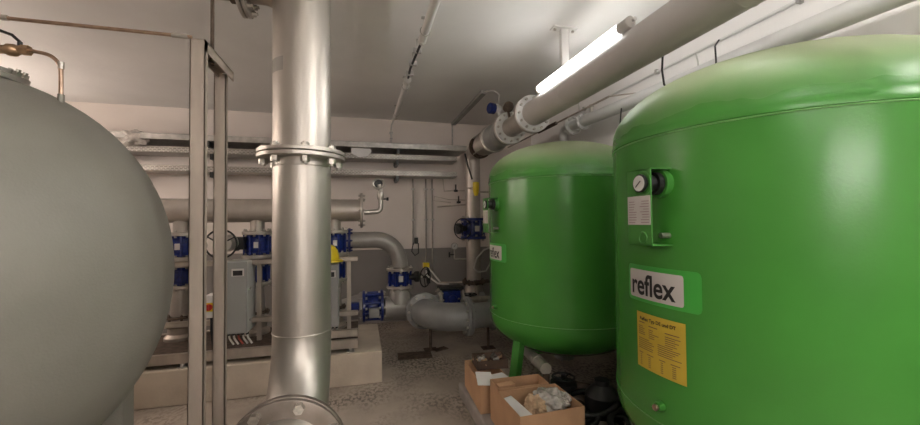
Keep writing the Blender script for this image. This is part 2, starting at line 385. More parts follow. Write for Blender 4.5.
    mb.build('plate_print', 'ink_red', pl, smooth=0)
    MB().cyl((c.x-TR-.035, yy0+.02, 1.53), (c.x-TR+.01, yy0+.02, 1.53), .012, 12).build('bracket_screw', 'bolt', t)
    # threaded plug low on the shell
    p0 = az(184, TR-.01, .772, c); p1 = az(184, TR+.03, .772, c); pg = MB().cyl(p0, p1, .021, 20).build('plug_boss', 'green_plate', t)
    MB().hexa(p1, p1-p0, .014, .012).build('plug', 'copper', pg)
    return t
make_tank((2.037, 1.476), 'nearest green steel pressure tank, cut off by the right edge of the photo')
make_tank((2.009, 3.52), 'farther green steel pressure tank, behind the nearest one and above the cardboard boxes', False)
# ------------------------------------------------------------------ LEFT GREY TANK
def grey_tank():
    c = V((-1.551, 1.928, 0)); zc, r, hh, e = 1.38, .708, .83, .9
    t = thing('storage_tank', 'large rounded grey green steel tank at the left edge', 'tank', c)
    p = []
    n = 40
    for k in range(n+1):
        b = -pi/2+pi*k/n; p.append((r*abs(cos(b))**e if 0 < k < n else 0, zc+hh*sin(b)))
    MB().lathe(p, c, (0, 0, 1), 96).build('vessel', 'grey_tank', t, smooth=60)
    MB().lathe([(.40, .0), (.40, .85), (.385, .85), (.385, .0)], c, (0, 0, 1), 64, close=False).build('skirt', 'grey_tank', t)
    for w in (20, 140, 260):
        q = c+V((cos(radians(w))*.5, sin(radians(w))*.5, 0)); MB().bb(q.x-.045, q.x+.045, q.y-.045, q.y+.045, 0, .86).bb(q.x-.08, q.x+.08, q.y-.08, q.y+.08, 0, .012).build('leg', 'grey_tank', t)
    k = V((-1.40, 1.86, 2.205)); flange(k, (.32, -.05, 1), .125, .022, t, 'steel', 8, .014, part_bolts=True, name='manhole_flange')
    MB().cyl(k-V((.0, 0, .1)), k, .09, 32).build('manhole_neck', 'grey_tank', t)
    q = at(61, 95, 1.9); MB().cyl(q-V((0, 0, .1)), q+V((0, 0, .002)), .011, 12).build('pipe_socket', 'grey_tank', t)
    m = at(7, 264, 1.29); return t
grey_tank()
g = thing('vent_pipe', 'thin bent metal pipe rising from the top of the grey tank', 'pipe', at(61, 95, 1.9))
MB().tube(bend([at(61, 97, 1.9), at(61, 57, 1.9), at(28, 50, 1.9)], .07), .0075, 12).build('pipe', 'copper', g)
MB().cyl(at(61, 62, 1.9), at(61, 69, 1.9), .0105, 12).build('coupling', 'steel', g)
b = thing('ball_valve', 'brass ball valve on the thin pipe above the grey tank', 'valve', at(14, 50, 1.9))
MB().cyl(at(-8, 49, 1.9), at(22, 50, 1.9), .017, 12).lathe([(.014, 0), (.024, .015), (.024, .035), (.014, .05)], at(4, 49.5, 1.9), (1, 0, 0), 14).hexa(at(22, 50, 1.9), (1, 0, 0), .02, .025).build('valve_body', 'brass', b)
MB().cyl(at(20, 48, 1.9), at(20, 42, 1.9), .008, 10).tube([at(20, 42, 1.9), at(12, 35, 1.9), at(-4, 29, 1.9)], .006, 8).build('lever', 'black_plastic', b)
# copper rod to the frame
rd = thing('thin_pipe', 'thin copper coloured pipe running from the frame top to the left edge', 'pipe', at(100, 27, 1.9))
MB().tube([at(-25, 15, 1.9), at(192, 37, 1.9)], .0075, 12).build('pipe', 'copper', rd)
MB().cyl(at(172, 35, 1.9), at(188, 36.7, 1.9), .010, 10).cyl(at(2, 17.5, 1.9), at(8, 18, 1.9), .011, 10).build('coupling', 'steel_dull', rd)
# ------------------------------------------------------------------ POST FRAME
f = thing('support_frame', 'tall weathered steel frame of two channel posts beside the grey tank', 'frame', (-.69, 1.9, 0))
def post(x0, x1, y, ztop):
    w = .004
    return MB().bb(x0, x1, y, y+w, 0, ztop).bb(x0, x0+w, y, y+.05, 0, ztop).bb(x1-w, x1, y, y+.03, 0, ztop).build('post', 'steel_old', f, smooth=0)
post(-.724, -.664, 1.9, 2.418); post(-.742, -.685, 2.24, 2.39)
MB().bb(-.722, -.664, 1.9, 2.29, 2.412, 2.418).bb(-.722, -.718, 1.9, 2.29, 2.37, 2.418).bb(-.668, -.664, 1.9, 2.29, 2.37, 2.418).build('top_bar', 'steel_old', f, smooth=0)
MB().bb(-.75, -.64, 1.87, 1.98, 0, .01).bb(-.77, -.65, 2.22, 2.32, 0, .01).build('foot_plate', 'steel_old', f, smooth=0)
h = thing('hanger_rod', 'threaded hanger rod between the frame top and the overhead branch pipe', 'rod', (-.70, 2.09, 2.39))
MB().cyl((-.70, 2.09, 2.375), (-.70, 2.09, 2.95), .009, 10).build('rod', 'rust', h)
MB().hexa((-.70, 2.09, 2.42), (0, 0, 1), .018, .014).hexa((-.70, 2.09, 2.385), (0, 0, 1), .018, .014).hexa((-.70, 2.09, 2.86), (0, 0, 1), .018, .02).build('nut', 'bolt', h)
# ------------------------------------------------------------------ BIG VERTICAL STEEL PIPE
PX, PY, PR = -.338, 2.45, .163
t = thing('riser_pipe', 'large brushed steel vertical pipe with bolted flanges in the foreground', 'pipe', (PX, PY, 0))
MB().cyl((PX, PY, 2.02), (PX, PY, 3.2), PR, 64).build('upper_pipe', 'steel', t)
MB().cyl((PX, PY, 3.01), (PX, .2, 3.01), .14, 48).lathe([(.14, 0), (.150, .02), (.144, .04), (.14, .04)], (PX, PY-.17, 3.01), (0, 1, 0), 48).build('forward_branch', 'steel', t)
lo = MB().tube([(PX, PY, 1.98), (PX, PY, .98)]+[(PX, PY-.48+.48*cos(a), .98-.48*sin(a)) for a in [pi/2*k/16 for k in range(1, 17)]], [PR]*1+[PR]+[PR*1.0]*16, 64).build('lower_pipe', 'steel', t, smooth=50)
MB().torus((PX, PY, .962), (0, 0, 1), PR, .0045, 64, 6).build('lower_weld_seam', 'steel', t); MB().torus((PX, PY, 1.93), (0, 0, 1), PR, .003, 64, 6).build('upper_weld_seam', 'steel', t)
MB().cyl((PX, PY-.2, 0), (PX, PY-.2, .42), .04, 20).lathe([(.10, 0), (.10, .012)], (PX, PY-.2, 0), (0, 0, 1), 20).build('support_foot', 'steel_old', t)
for k, zz in enumerate((2.014, 1.986)):
    flange((PX, PY, zz), (0, 0, 1), .247, .025, t, 'steel', 12, .017, bolts=False)
fl = [o for o in t.children if o.name.startswith('flange')]
for k in range(8):
    w = -pi/2+radians(-33)+2*pi*k/8; p = V((PX+.210*cos(w), PY+.210*sin(w), 0))
    q = MB().hexa(p+V((0, 0, 1.940)), (0, 0, 1), .025, .033).cyl(p+V((0, 0, 1.93)), p+V((0, 0, 2.052)), .013, 10).hexa(p+V((0, 0, 2.026)), (0, 0, 1), .023, .018)
    q.build('bolt', 'bolt', fl[1])
flange((PX, PY-.495, .515), (0, 1, 0), .272, .035, t, 'steel_face', 8, .02, bolts=False, name='front_flange')
MB().cyl((PX, PY-.54, .515), (PX, .9, .515), PR, 64).lathe([(PR+.035, 0), (PR+.03, -.035), (PR+.004, -.07), (PR, -.07)], (PX, PY-.51, .515), (0, 1, 0), 64, close=False).build('front_pipe', 'steel', t)
flange((PX, PY-.533, .515), (0, 1, 0), .272, .03, t, 'steel_face', 8, .024, part_bolts=True, rot=radians(-15), bc=.90, name='front_counter_flange')
patch(172, 240, 2.466, 2.546, PR+.0012, V((PX, PY, 0))).build('grey_band', 'grey_patch', t)  # dull grey rectangle wrapped round one side of the pipe
# left branch at the top
br = thing('branch_pipe', 'dark steel branch pipe with a bolted flange along the ceiling, top left', 'pipe', (-.8, 2.45, 3.0))
MB().lathe([(.085, 0), (.085, .23), (.10, .27), (.125, .30)], (PX-.13-.30, 2.45, 2.99), (1, 0, 0), 36).cyl((-.62, 2.45, 2.99), (-1.7, 2.45, 2.99), .085, 36).build('pipe', 'steel_old', br)
tilt = V((1, 0, .12))
a_ = flange((-.655, 2.45, 2.985), tilt, .165, .022, br, 'steel_dull', 8, .017, part_bolts=True, rot=.35)
flange((-.683, 2.45, 2.985), tilt, .165, .022, br, 'steel_dull', 8, .015, bolts=False)
MB().lathe([(.092, -.03), (.098, -.03), (.098, .03), (.092, .03)], (-.70, 2.09+.36, 2.99), (1, 0, 0), 32, close=False).bb(-.73, -.67, 2.06, 2.40, 2.935, 2.95).build('pipe_clamp', 'rust', br)
# ------------------------------------------------------------------ PUMP SKID ON ITS PLINTH
pl = MB().bb(-2.9, .205, 3.9, 4.95, 0, .315).build('concrete_plinth', 'concrete', None, loc=(-1.3, 4.4, 0), smooth=0, bevel=.012)
tag(pl, 'low tan concrete plinth carrying the pump set at the back left', 'plinth')
sk = thing('pump_skid_frame', 'weathered steel channel frame of the pump set standing on the plinth', 'frame', (-1.3, 4.3, .315))
def chan(x0, x1, y, z, hgt=.075, dep=.045, w=.005, parent=sk, name='rail', m='steel_old', back=False):
    mb = MB().bb(x0, x1, y, y+w, z, z+hgt).bb(x0, x1, y, y+dep, z, z+w).bb(x0, x1, y, y+dep, z+hgt-w, z+hgt); return mb.build(name, m, parent, smooth=0)
chan(-2.6, -.03, 3.93, .355, .085, name='base_rail'); chan(-.55, -.03, 3.97, .455, .075, name='end_rail'); chan(-2.6, -.03, 4.68, .355, .085, name='base_rail')
MB().bb(-.036, -.03, 3.935, 4.72, .36, .435).bb(-2.6, -2.594, 3.935, 4.72, .36, .435).build('cross_member', 'steel_old', sk, smooth=0)
MB().bb(-2.6, -.03, 3.98, 4.66, .43, .436).build('deck_plate', 'rust', sk, smooth=0)
for x in (-2.3, -1.55, -.62, -.10):
    for y in (3.96, 4.70): MB().cyl((x, y, .315), (x, y, .37), .018, 12).cyl((x, y, .315), (x, y, .325), .04, 16).build('levelling_foot', 'zinc', sk)
chan(-2.6, -.03, 4.16, 1.19, .05, name='upper_rail'); chan(-2.6, -.03, 4.16, .62, .05, name='middle_rail')
for x in (-2.2, -1.50, -.98, -.42, -.12): MB().bb(x-.02, x+.02, 4.19, 4.23, .436, 1.23).build('upright', 'steel_old', sk, smooth=0)
# manifold
MX = (-1.78, -1.07, -.285); MY, MZ, MR = 4.5, 1.735, .125
mf = thing('manifold_pipe', 'horizontal grey steel manifold pipe above the blue valves at the back left', 'pipe', (-1.1, MY, MZ-MR))
MB().cyl((-3.3, MY, MZ), (.0, MY, MZ), MR, 40).build('pipe', 'steel_dull', mf)
for x in MX: MB().lathe([(.115, 0), (.085, -.05), (.072, -.09), (.070, -.14), (.070, -.21)], (x, MY, MZ-.02), (0, 0, 1), 28).build('branch_neck', 'steel_dull', mf)
flange((.012, MY, MZ), (1, 0, 0), .20, .03, mf, 'steel_dull', 8, .014, name='end_flange')
e = thing('drain_elbow_valve', 'small steel elbow with an upturned open ball valve at the manifold end', 'valve', at(375, 212, MY))
MB().tube(bend([at(364, 212.5, MY), at(381, 211.5, MY), at(380.5, 196, MY)], .06), .028, 16).build('elbow', 'steel', e)
MB().lathe([(.03, 0), (.036, .01), (.04, .05), (.036, .09), (.03, .1)], at(380.5, 200, MY), (0, 0, 1), 16).cyl(at(380.5, 191, MY), at(379, 184.5, MY), .025, 14).build('valve_body', 'steel', e)
MB().cyl(at(380, 199, MY), at(387, 199, MY), .008, 8).cyl(at(386.5, 199, MY), at(388.5, 199, MY), .02, 10).build('lever', 'black_plastic', e)
q = at(378.5, 183.5, MY-.03); MB().lathe([(.066, .05), (.072, 0), (.064, -.006), (.050, 0), (.050, .045), (0, .046)], q, (0, 1, -.1), 24, close=False).build('outlet_ring', 'steel', e)
MB().cyl(q+V((0, .035, 0)), q+V((0, .044, 0)), .049, 20).build('outlet_bore', 'black', e)
where = ('between the grey tank and the near steel post', 'between the frame and the large riser pipe', 'just right of the large riser pipe')
for i, x in enumerate(MX):
    butterfly((x, MY, 1.372), (0, 0, 1), .148, .29, 'blue upper shut-off valve under the manifold, '+where[i], side=(-1, -.15, 0) if i == 1 else ((1, 0, 0) if i == 0 else (0, 1, 0)), wheel=0, plate=(.15, -1, 0), group='blue upper valves on the pump set', rp=.07)
    c = butterfly((x, MY, 1.07), (0, 0, 1), .135, .25, 'blue lower check valve, '+where[i], group='blue lower valves on the pump set', rp=.07, name='check_valve')
    MB().cyl((x, MY, 1.17), (x, MY, 1.27), .07, 24).build('spacer_pipe', 'steel_dull', c)
    p = thing('vertical_pump', 'steel vertical pump on the skid '+where[i], 'pump', (x, MY, .44), 'vertical pumps on the skid')
    MB().lathe([(.072, 0), (.076, .02), (.076, .36), (.07, .40), (.068, .56)], (x, MY-.02, .436), (0, 0, 1), 28).build('pump_sleeve', 'steel_dull', p)
    MB().lathe([(.13, 0), (.13, .03), (.10, .06), (.10, .12), (.13, .14), (.13, .16), (.08, .17)], (x, MY-.02, .436), (0, 0, 1), 28).build('pump_foot', 'steel_old', p)
    flange((x, MY-.02, .66), (0, 0, 1), .125, .02, p, 'rust', 6, .012)
# handwheel valve facing the camera between the posts
hv = thing('gear_operated_valve', 'round bodied valve gear with a large black handwheel behind the steel posts', 'valve', (-1.28, 4.2, 1.3))
handwheel((-1.285, 4.08, 1.405), (0, 1, .0), .135, hv, tr=.009)
MB().lathe([(.012, 0), (.012, .06), (.075, .07), (.085, .12), (.085, .26), (.05, .30)], (-1.285, 4.06, 1.405), (0, 1, 0), 24).build('gear_housing', 'steel_dull', hv)
MB().bb(-1.27, -1.16, 4.34, 4.5, 1.33, 1.46).build('drive_block', 'black_plastic', hv)
# control cabinets
def cabinet(x0, x1, y0, y1, z0, z1, label):
    t = thing('control_cabinet', label, 'control cabinet', ((x0+x1)/2, (y0+y1)/2, z0), 'grey control cabinets on the pump set')
    MB().bb(x0, x1, y0+.02, y1, z0, z1).build('housing', 'cabinet_light', t, smooth=0, bevel=.006)
    MB().bb(x0, x1-.002, y0, y0+.022, z0+.004, z1-.004).build('door', 'cabinet', t, smooth=0, bevel=.006)
    s = MB().bb(x1-.13, x1-.025, y0-.004, y0+.001, z1-.135, z1-.065).build('display_plate', 'label_white', t, smooth=0)
    MB().bb(x1-.118, x1-.037, y0-.006, y0-.003, z1-.13, z1-.082).build('display', 'ink', s, smooth=0)
    for k, (zz) in enumerate((z0+.10, z1-.28)): MB().bb(x1-.001, x1+.012, y0+.08, y0+.12, zz, zz+.02).build('hinge', 'zinc', t, smooth=0)
    for k in range(5):
        x = x0+.02+k*(x1-x0-.03)/4.3; mm = ('cable', 'cable', 'cable_red', 'cable', 'cable')[k]
        MB().lathe([(.014, 0), (.014, -.03), (.010, -.035)], (x, y0+.1, z0), (0, 0, 1), 12).build('cable_gland', 'black_plastic', t)
        MB().tube(bend([(x, y0+.1, z0-.02), (x+.01, y0+.09, z0-.06), (x+.05, y0+.07, z0-.112)], .03), .009, 8).build('cable', mm, t)
    return t
cabinet(-1.24, -1.04, 4.0, 4.30, .56, 1.238, 'tall grey control cabinet with a small display, just right of the steel posts')
cabinet(-.42, -.215, 3.98, 4.15, .56, 1.19, 'grey control cabinet half hidden behind the large riser pipe')
sw = thing('main_switch', 'pale isolator box with a red rotary knob seen between the two posts', 'switch', (-1.34, 3.97, .73))
MB().bb(-1.393, -1.308, 3.99, 4.155, .73, .935).build('switch_box', 'white_plastic', sw, smooth=0, bevel=.005)
MB().bb(-1.380, -1.320, 3.985, 3.992, .79, .87).build('knob_plate', 'yellow', sw, smooth=0)
MB().cyl((-1.350, 3.97, .83), (-1.350, 3.986, .83), .030, 20).bb(-1.356, -1.344, 3.955, 3.975, .805, .855).build('knob', 'red', sw)
MB().tube([(-1.35, 4.05, .73), (-1.35, 4.05, .58), (-1.33, 4.05, .44)], .012, 8).tube([(-1.32, 4.05, .73), (-1.32, 4.06, .58), (-1.33, 4.1, .44)], .012, 8).build('cable', 'black', sw)
mb = MB()
hc = V((-.335, 4.06, 1.205))
mb.lathe([(.165, 0), (.16, .012), (.128, .02), (.125, .06), (.112, .11), (.085, .150), (.045, .172), (0, .18)], hc, (0, 0, 1), 28)
hm = thing('safety_helmet', 'yellow plastic helmet shaped cover resting on the cabinet beside the riser pipe', 'helmet', hc)
mb.build('shell', 'yellow', hm, smooth=50)
MB().tube([hc+V((0, -.115, .06)), hc+V((0, -.08, .155)), hc+V((0, 0, .185)), hc+V((0, .08, .155))], .012, 8).build('ridge', 'yellow', hm)
# ------------------------------------------------------------------ GREY PIPEWORK AT THE BACK
SY = 5.2
sp = thing('swan_neck_pipe', 'grey pipe leaving the pump set and bending down by the back wall', 'pipe', (.5, SY, 1.0))
MB().tube(bend([(-.45, SY, 1.365), (.513, SY, 1.365), (.513, SY, .985)], .33, 14), .107, 32).build('pipe', 'pipe_back', sp, smooth=50)
flange((-.14, SY, 1.365), (1, 0, 0), .16, .03, sp, 'blue', 8, .014)
MB().torus((.18, SY, 1.365), (1, 0, 0), .107, .003, 32, 6).build('weld_seam', 'pipe_back', sp)
MB().lathe([(.107, 0), (.107, .2)], (-.45, SY, 1.365), (0, 0, -1), 24).build('drop_leg', 'pipe_back', sp)
butterfly((.513, SY, .845), (0, 0, 1), .178, .27, 'blue butterfly valve with black handwheel below the swan neck pipe', side=(1, -.25, .05), wheel=(.13, (.75, -.65, 0)), plate=(.0, -1, 0), rp=.107)
te = thing('pipe_tee', 'fat grey pipe tee low at the back between two blue valves', 'pipe', (.5, SY, .27))
MB().lathe([(.12, 0), (.135, -.05), (.16, -.12), (.165, -.2)], (.513, SY, .71), (0, 0, 1), 32).tube(bend([(.31, SY, .45), (.82, SY, .45), (.82, 4.98, .45)], .12, 8), .155, 36).build('pipe', 'pipe_back', te, smooth=50)
butterfly((.155, SY, .49), (1, 0, 0), .205, .27, 'blue flanged valve lying sideways low behind the plinth corner', rp=.14, fm='blue')
MB().bb(.10, .23, SY-.23, SY-.16, .38, .50).build('actuator_box', 'pipe_grey_dark', [o for o in bpy.data.objects if o.get('label', '').startswith('blue flanged valve lying')][0], smooth=0, bevel=.01)
rdx = thing('reducer_pipe', 'short grey reducer pipe between the pump set and the sideways blue valve', 'pipe', (-.05, SY, .35))
MB().lathe([(.10, 0), (.10, .22), (.15, .42), (.15, .46)], (-.45, SY, .50), (1, 0, 0), 28).build('pipe', 'pipe_back', rdx); flange((.005, SY, .50), (1, 0, 0), .18, .03, rdx, 'pipe_back', 8, .014)
MB().bb(-.12, -.02, 4.99, 5.10, .48, .58).build('sensor_head', 'blue', rdx, smooth=0, bevel=.01)
el = thing('large_elbow', 'large grey pipe elbow curving from the tee toward the green tank', 'pipe', (1.0, 4.7, .25))
EZ = .42
arc = [(1.2-.40*cos(a), 4.98-.40*sin(a), EZ) for a in [pi/2*k/18 for k in range(19)]]
MB().tube([(.80, 5.0, EZ)]+arc[1:]+[(1.28, 4.58, EZ)], .171, 40).build('elbow', 'pipe_grey_dark', el, smooth=50)
flange((.80, 4.96, EZ+.01), (0, 1, 0), .235, .035, el, 'pipe_grey_dark', 12, .015, part_bolts=True)
flange((.80, 5.0, EZ+.01), (0, 1, 0), .235, .035, el, 'pipe_grey_dark', 12, .015, bolts=False)
flange((1.262, 4.58, EZ), (1, 0, 0), .235, .03, el, 'pipe_grey_dark', 12, .017, part_bolts=True)
er = thing('floor_level_pipe', 'grey pipe running from the elbow behind the farther green tank', 'pipe', (1.9, 4.58, .25))
flange((1.30, 4.58, EZ), (1, 0, 0), .235, .03, er, 'pipe_grey_dark', 12, .015)
MB().cyl((1.31, 4.58, EZ), (X1-.01, 4.58, EZ), .155, 36).build('pipe', 'pipe_grey_dark', er); flange((1.60, 4.58, EZ), (1, 0, 0), .19, .03, er, 'pipe_grey_dark', 12, .013)
for x in (.84, 1.55): 
    s = thing('pipe_stand', 'thin rusty stand holding up the large grey elbow' if x < 1 else 'thin rusty stand under the grey pipe beside the green tank', 'stand', (x, 4.70, 0))
    MB().cyl((x, 4.72 if x < 1 else 4.58, 0), (x, 4.72 if x < 1 else 4.58, EZ-.14), .018, 12).build('post', 'rust', s)
    MB().bb(x-.08, x+.08, (4.72 if x < 1 else 4.58)-.06, (4.72 if x < 1 else 4.58)+.06, 0, .01).build('foot_plate', 'rust', s, smooth=0)
bx = thing('strainer_valve', 'squat blue flanged fitting behind the large grey elbow', 'valve', (1.2, 5.2, .27))
MB().bb(1.085, 1.335, 5.08, 5.30, .40, .65).lathe([(.07, 0), (.07, .04)], (1.21, 5.08, .53), (0, -1, 0), 16).build('valve_body', 'blue', bx, smooth=0, bevel=.02)
for s in (-1, 1): flange((1.21+s*.155, 5.19, .53), (s, 0, 0), .15, .03, bx, 'steel_dull', 8, .014)
MB().box((1.21, 5.19, .68), (.33, .24, .035)).build('cover', 'black', bx, bevel=.005)
for k in range(6): MB().hexa((1.12+.036*k, 5.075, .46+.04*(k % 3)), (0, -1, 0), .012, .012).build('bolt', 'bolt', bx)
MB().cyl((.93, 5.19, .49), (1.70, 5.19, .5), .09, 24).build('pipe', 'pipe_grey_dark', bx)
cp = MB().bb(-.2, .2, -.11, .11, 0, .012).build('floor_cover', 'rust', None, smooth=0); cp.location = (.62, 4.56, 0); cp.rotation_euler = (0, 0, radians(-4)); tag(cp, 'dark rusty sheet lying on the floor below the grey elbow', 'metal sheet')
cp = MB().bb(-.09, .09, -.05, .05, 0, .01).build('wood_scrap', 'rust', None, smooth=0); cp.location = (.96, 4.70, 0); cp.rotation_euler = (0, 0, radians(24)); tag(cp, 'small dark scrap on the floor right of the rusty sheet', 'scrap')
# ------------------------------------------------------------------ RIGHT HAND RISER AND OVERHEAD PIPE
BX, BZ, BR = 1.74, 2.71, .127
RY, RR = 5.72, .118
rs = thing('back_riser_pipe', 'grey brown vertical pipe at the back just left of the green tank', 'pipe', (BX, RY, .3))
MB().tube(bend([(BX-.03, RY, 1.64), (BX-.03, RY, BZ), (BX, 5.45, BZ)], .2, 10), RR, 32).build('upper_pipe', 'steel_dull', rs, smooth=50)
MB().cyl((BX-.03, RY, 1.32), (BX-.03, RY, .68), RR*.95, 32).lathe([(RR, 0), (RR*1.15, -.05), (RR*1.3, -.14), (RR*1.3, -.62)], (BX-.03, RY, .62), (0, 0, 1), 32).build('lower_pipe', 'steel_dull', rs)
flange((BX-.03, RY, .655), (0, 0, 1), .18, .05, rs, 'rust', 8, .014)
butterfly((BX-.03, RY, 1.485), (0, 0, 1), .20, .33, 'blue butterfly valve with handwheel on the back riser beside the green tank', side=(-1, -.3, 0), wheel=(.155, (.35, -1, 0)), plate=(.1, -1, 0), rp=.12, fm='blue')
ov = thing('overhead_pipe', 'large grey overhead pipe running above the green tanks', 'pipe', (BX, 2, BZ-BR))
MB().cyl((BX, Y0+.02, BZ), (BX, 3.59, BZ), BR, 64).build('pipe', 'pipe_grey', ov)
flange((BX, 3.61, BZ), (0, 1, 0), .195, .035, ov, 'white_plastic', 12, .014, part_bolts=True)
for yw in (2.88, 1.35): MB().torus((BX, yw, BZ), (0, 1, 0), BR, .003, 64, 6).build('weld_seam', 'pipe_grey', ov)
o2 = thing('reducer_spool', 'short grey overhead pipe spool between two white bolted flanges', 'pipe', (BX, 4, BZ-.1))
MB().cyl((BX, 3.63, BZ), (BX, 4.24, BZ), .112, 40).build('pipe', 'steel_dull', o2)
flange((BX, 3.645, BZ), (0, 1, 0), .195, .03, o2, 'steel_dull', 12, .014, bolts=False); flange((BX, 4.22, BZ), (0, -1, 0), .195, .035, o2, 'white_plastic', 12, .014, part_bolts=True)
o3 = thing('flow_meter', 'stout grey ribbed meter body in the overhead pipe near the back wall', 'flow meter', (BX, 4.7, BZ-.15))
MB().lathe([(.12, -.10), (.12, 0), (.17, .03), (.175, .12), (.15, .18), (.15, .30), (.175, .34), (.175, .42), (.13, .48)], (BX, 4.34, BZ), (0, 1, 0), 40).build('meter_body', 'pipe_grey_dark', o3, smooth=40)
flange((BX, 4.80, BZ), (0, 1, 0), .195, .03, o3, 'steel_dull', 12, .014); flange((BX, 4.25, BZ), (0, 1, 0), .20, .025, o3, 'steel_dull', 12, .012, bolts=False)
o4 = thing('expansion_joint', 'banded silver joint in the overhead pipe beside the riser bend', 'pipe joint', (BX, 5.1, BZ-.15))
mb = MB().lathe([(.13, 0)]+[(.135+.02*(k % 2), .05+.05*k) for k in range(9)]+[(.13, .5)], (BX, 4.86, BZ), (0, 1, 0), 36); mb.build('bellows', 'steel', o4)
flange((BX, 4.84, BZ), (0, 1, 0), .19, .03, o4, 'steel_dull', 12, .013, bolts=False); flange((BX, 5.40, BZ), (0, 1, 0), .175, .04, o4, 'rust', 12, .013)
for k in range(4):
    w = pi/4+pi/2*k; MB().cyl((BX+.165*cos(w), 4.84, BZ+.165*sin(w)), (BX+.165*cos(w), 5.42, BZ+.165*sin(w)), .009, 8).build('tie_rod', 'bolt', o4)
# blue transmitter and dark knob
tr = thing('pressure_transmitter', 'round blue capped transmitter on top of the overhead pipework', 'transmitter', (1.60, 4.45, 2.9))
q = at(489, 108, 4.3); MB().lathe([(.055, 0), (.066, .01), (.066, .07), (.058, .075)], q, (1, .25, 0), 28).build('cap', 'blue', tr)
q2 = q+V((1, .25, 0)).normalized()*.07; MB().lathe([(.06, 0), (.06, .05), (.04, .09)], q2, (1, .25, 0), 24).cyl(q2+V((.03, .0, -.02)), V((BX-.06, 4.30, BZ+.12)), .018, 10).build('housing', 'white_plastic', tr)
kn = thing('round_sensor', 'dark round cap beside the blue transmitter over the overhead pipe', 'sensor', (BX-.04, 4.1, BZ+.1))
q = at(509, 106, 4.15); MB().lathe([(.055, 0), (.06, .01), (.06, .08)], q, (.2, 1, 0), 24).cyl(q+V((0, .04, -.03)), q+V((.04, .04, -.20)), .014, 10).build('cap', 'rust', kn)
cd = thing('ceiling_conduit', 'dark cable duct on the ceiling leading to the blue transmitter', 'conduit', (1.5, 5.4, H))
MB().bb(1.475, 1.545, 4.52, 6.14, H-.045, H-.001).build('duct', 'pipe_grey_dark', cd, smooth=0)
MB().tube(bend([(1.52, 4.53, H-.02), (1.60, 4.40, H-.04), (1.66, 4.36, H-.10), (1.645, 4.37, 3.04)], .05), .008, 8).build('cable', 'cap_grey', cd)
MB().tube([(1.50, 6.185, H-.02), (1.50, 6.185, 2.72)], .012, 8).build('drop', 'zinc', cd)
# hanger to ceiling
hg = thing('ceiling_bracket', 'white T shaped ceiling bracket holding the overhead pipe', 'bracket', (1.70, 2.9, H))
MB().bb(1.59, 1.81, 2.86, 2.94, H-.012, H-.001).build('top_plate', 'white_plastic', hg, smooth=0)
MB().bb(1.665, 1.735, 2.88, 2.92, BZ+BR-.004, H-.01).build('drop_plate', 'white_plastic', hg, smooth=0)
for s in (-1, 1): MB().hexa((1.70+s*.085, 2.9, H-.012), (0, 0, -1), .014, .012).build('bolt', 'bolt', hg)
# ------------------------------------------------------------------ LIGHTS: tube luminaires
def luminaire(x, z, y0, y1, label, lit, R=.037, group=None, clips=(), light_shield=None):
    t = thing('tube_luminaire', label, 'light fixture', (x, (y0+y1)/2, z), group)
    MB().cyl((x, y0+.12, z), (x, y1-.05, z), R*.93, 28).build('diffuser', lit, t)
    MB().lathe([(R*.5, 0), (R, .02), (R, .12)], (x, y0, z), (0, 1, 0), 24).cyl((x, y0-.02, z), (x, y0+.01, z), R*.35, 12).build('end_cap', 'cap_grey', t)
    MB().lathe([(R, 0), (R, .04), (R*.6, .06)], (x, y1-.06, z), (0, 1, 0), 24).build('end_cap', 'cap_grey', t)
    if light_shield:  # added strip along the tube, shields nearby surfaces from its direct light
        q = MB(); n = 12; d0, d1 = light_shield
        for yy in (y0+.12, y1-.05):
            for rr_ in (R*.95, R*1.12):
                for k in range(n+1): a = radians(d0+(d1-d0)*k/n); q.v.append(V((x+rr_*cos(a), yy, z+rr_*sin(a))))
        m1 = n+1
        for k in range(n):
            q.f += [[m1+k, m1+k+1, 3*m1+k+1, 3*m1+k], [k, 2*m1+k, 2*m1+k+1, k+1], [k, k+1, m1+k+1, m1+k], [2*m1+k, 3*m1+k, 3*m1+k+1, 2*m1+k+1]]
        q.f += [[0, m1, 3*m1, 2*m1], [n, 2*m1+n, 3*m1+n, m1+n]]
        q.build('housing', 'white_plastic', t)
    for cy, tgt in clips:
        m = MB().torus((x, cy, z), (0, 1, 0), R+.002, .004, 24, 6)
        if tgt: m.cyl((x, cy, z+R), (x, cy, tgt), .008, 8).bb(x-.03, x+.03, cy-.015, cy+.015, tgt-.012, tgt-.001)
        m.build('clip', 'zinc', t)
    return t
luminaire(1.657, 2.851, 2.0, 3.33, 'lit white tube lamp fixed along the overhead pipe', 'lamp_on', clips=((3.05, None),), light_shield=(48, 138))
LX = .50
t = luminaire(LX+.01, 3.135, 1.72, 3.20, 'unlit tube lamp under the ceiling, the nearer of the two', 'lamp_off', clips=((1.95, H), (3.0, H)), group='unlit ceiling tube lamps')
t = luminaire(LX-.0, 3.135, 4.05, 5.62, 'unlit tube lamp under the ceiling, the farther one toward the back wall', 'lamp_off', clips=((4.3, H), (5.4, H)), group='unlit ceiling tube lamps')
lk = thing('lamp_connector', 'thin cable with clips linking the two unlit ceiling lamps', 'cable', (LX, 3.6, 3.13))
MB().tube([(LX+.01, 3.2, 3.135), (LX, 3.4, 3.13), (LX-.01, 3.8, 3.14), (LX, 4.06, 3.135)], .012, 8).build('cable', 'black', lk)
MB().bb(LX-.012, LX+.012, 3.36, 3.96, 3.165, 3.175).build('bar', 'white_plastic', lk, smooth=0)
for y in (3.38, 3.66, 3.92): MB().bb(LX-.035, LX+.035, y-.012, y+.012, 3.12, 3.165).cyl((LX, y, 3.16), (LX, y, H-.001), .006, 8).build('clip', 'zinc', lk)
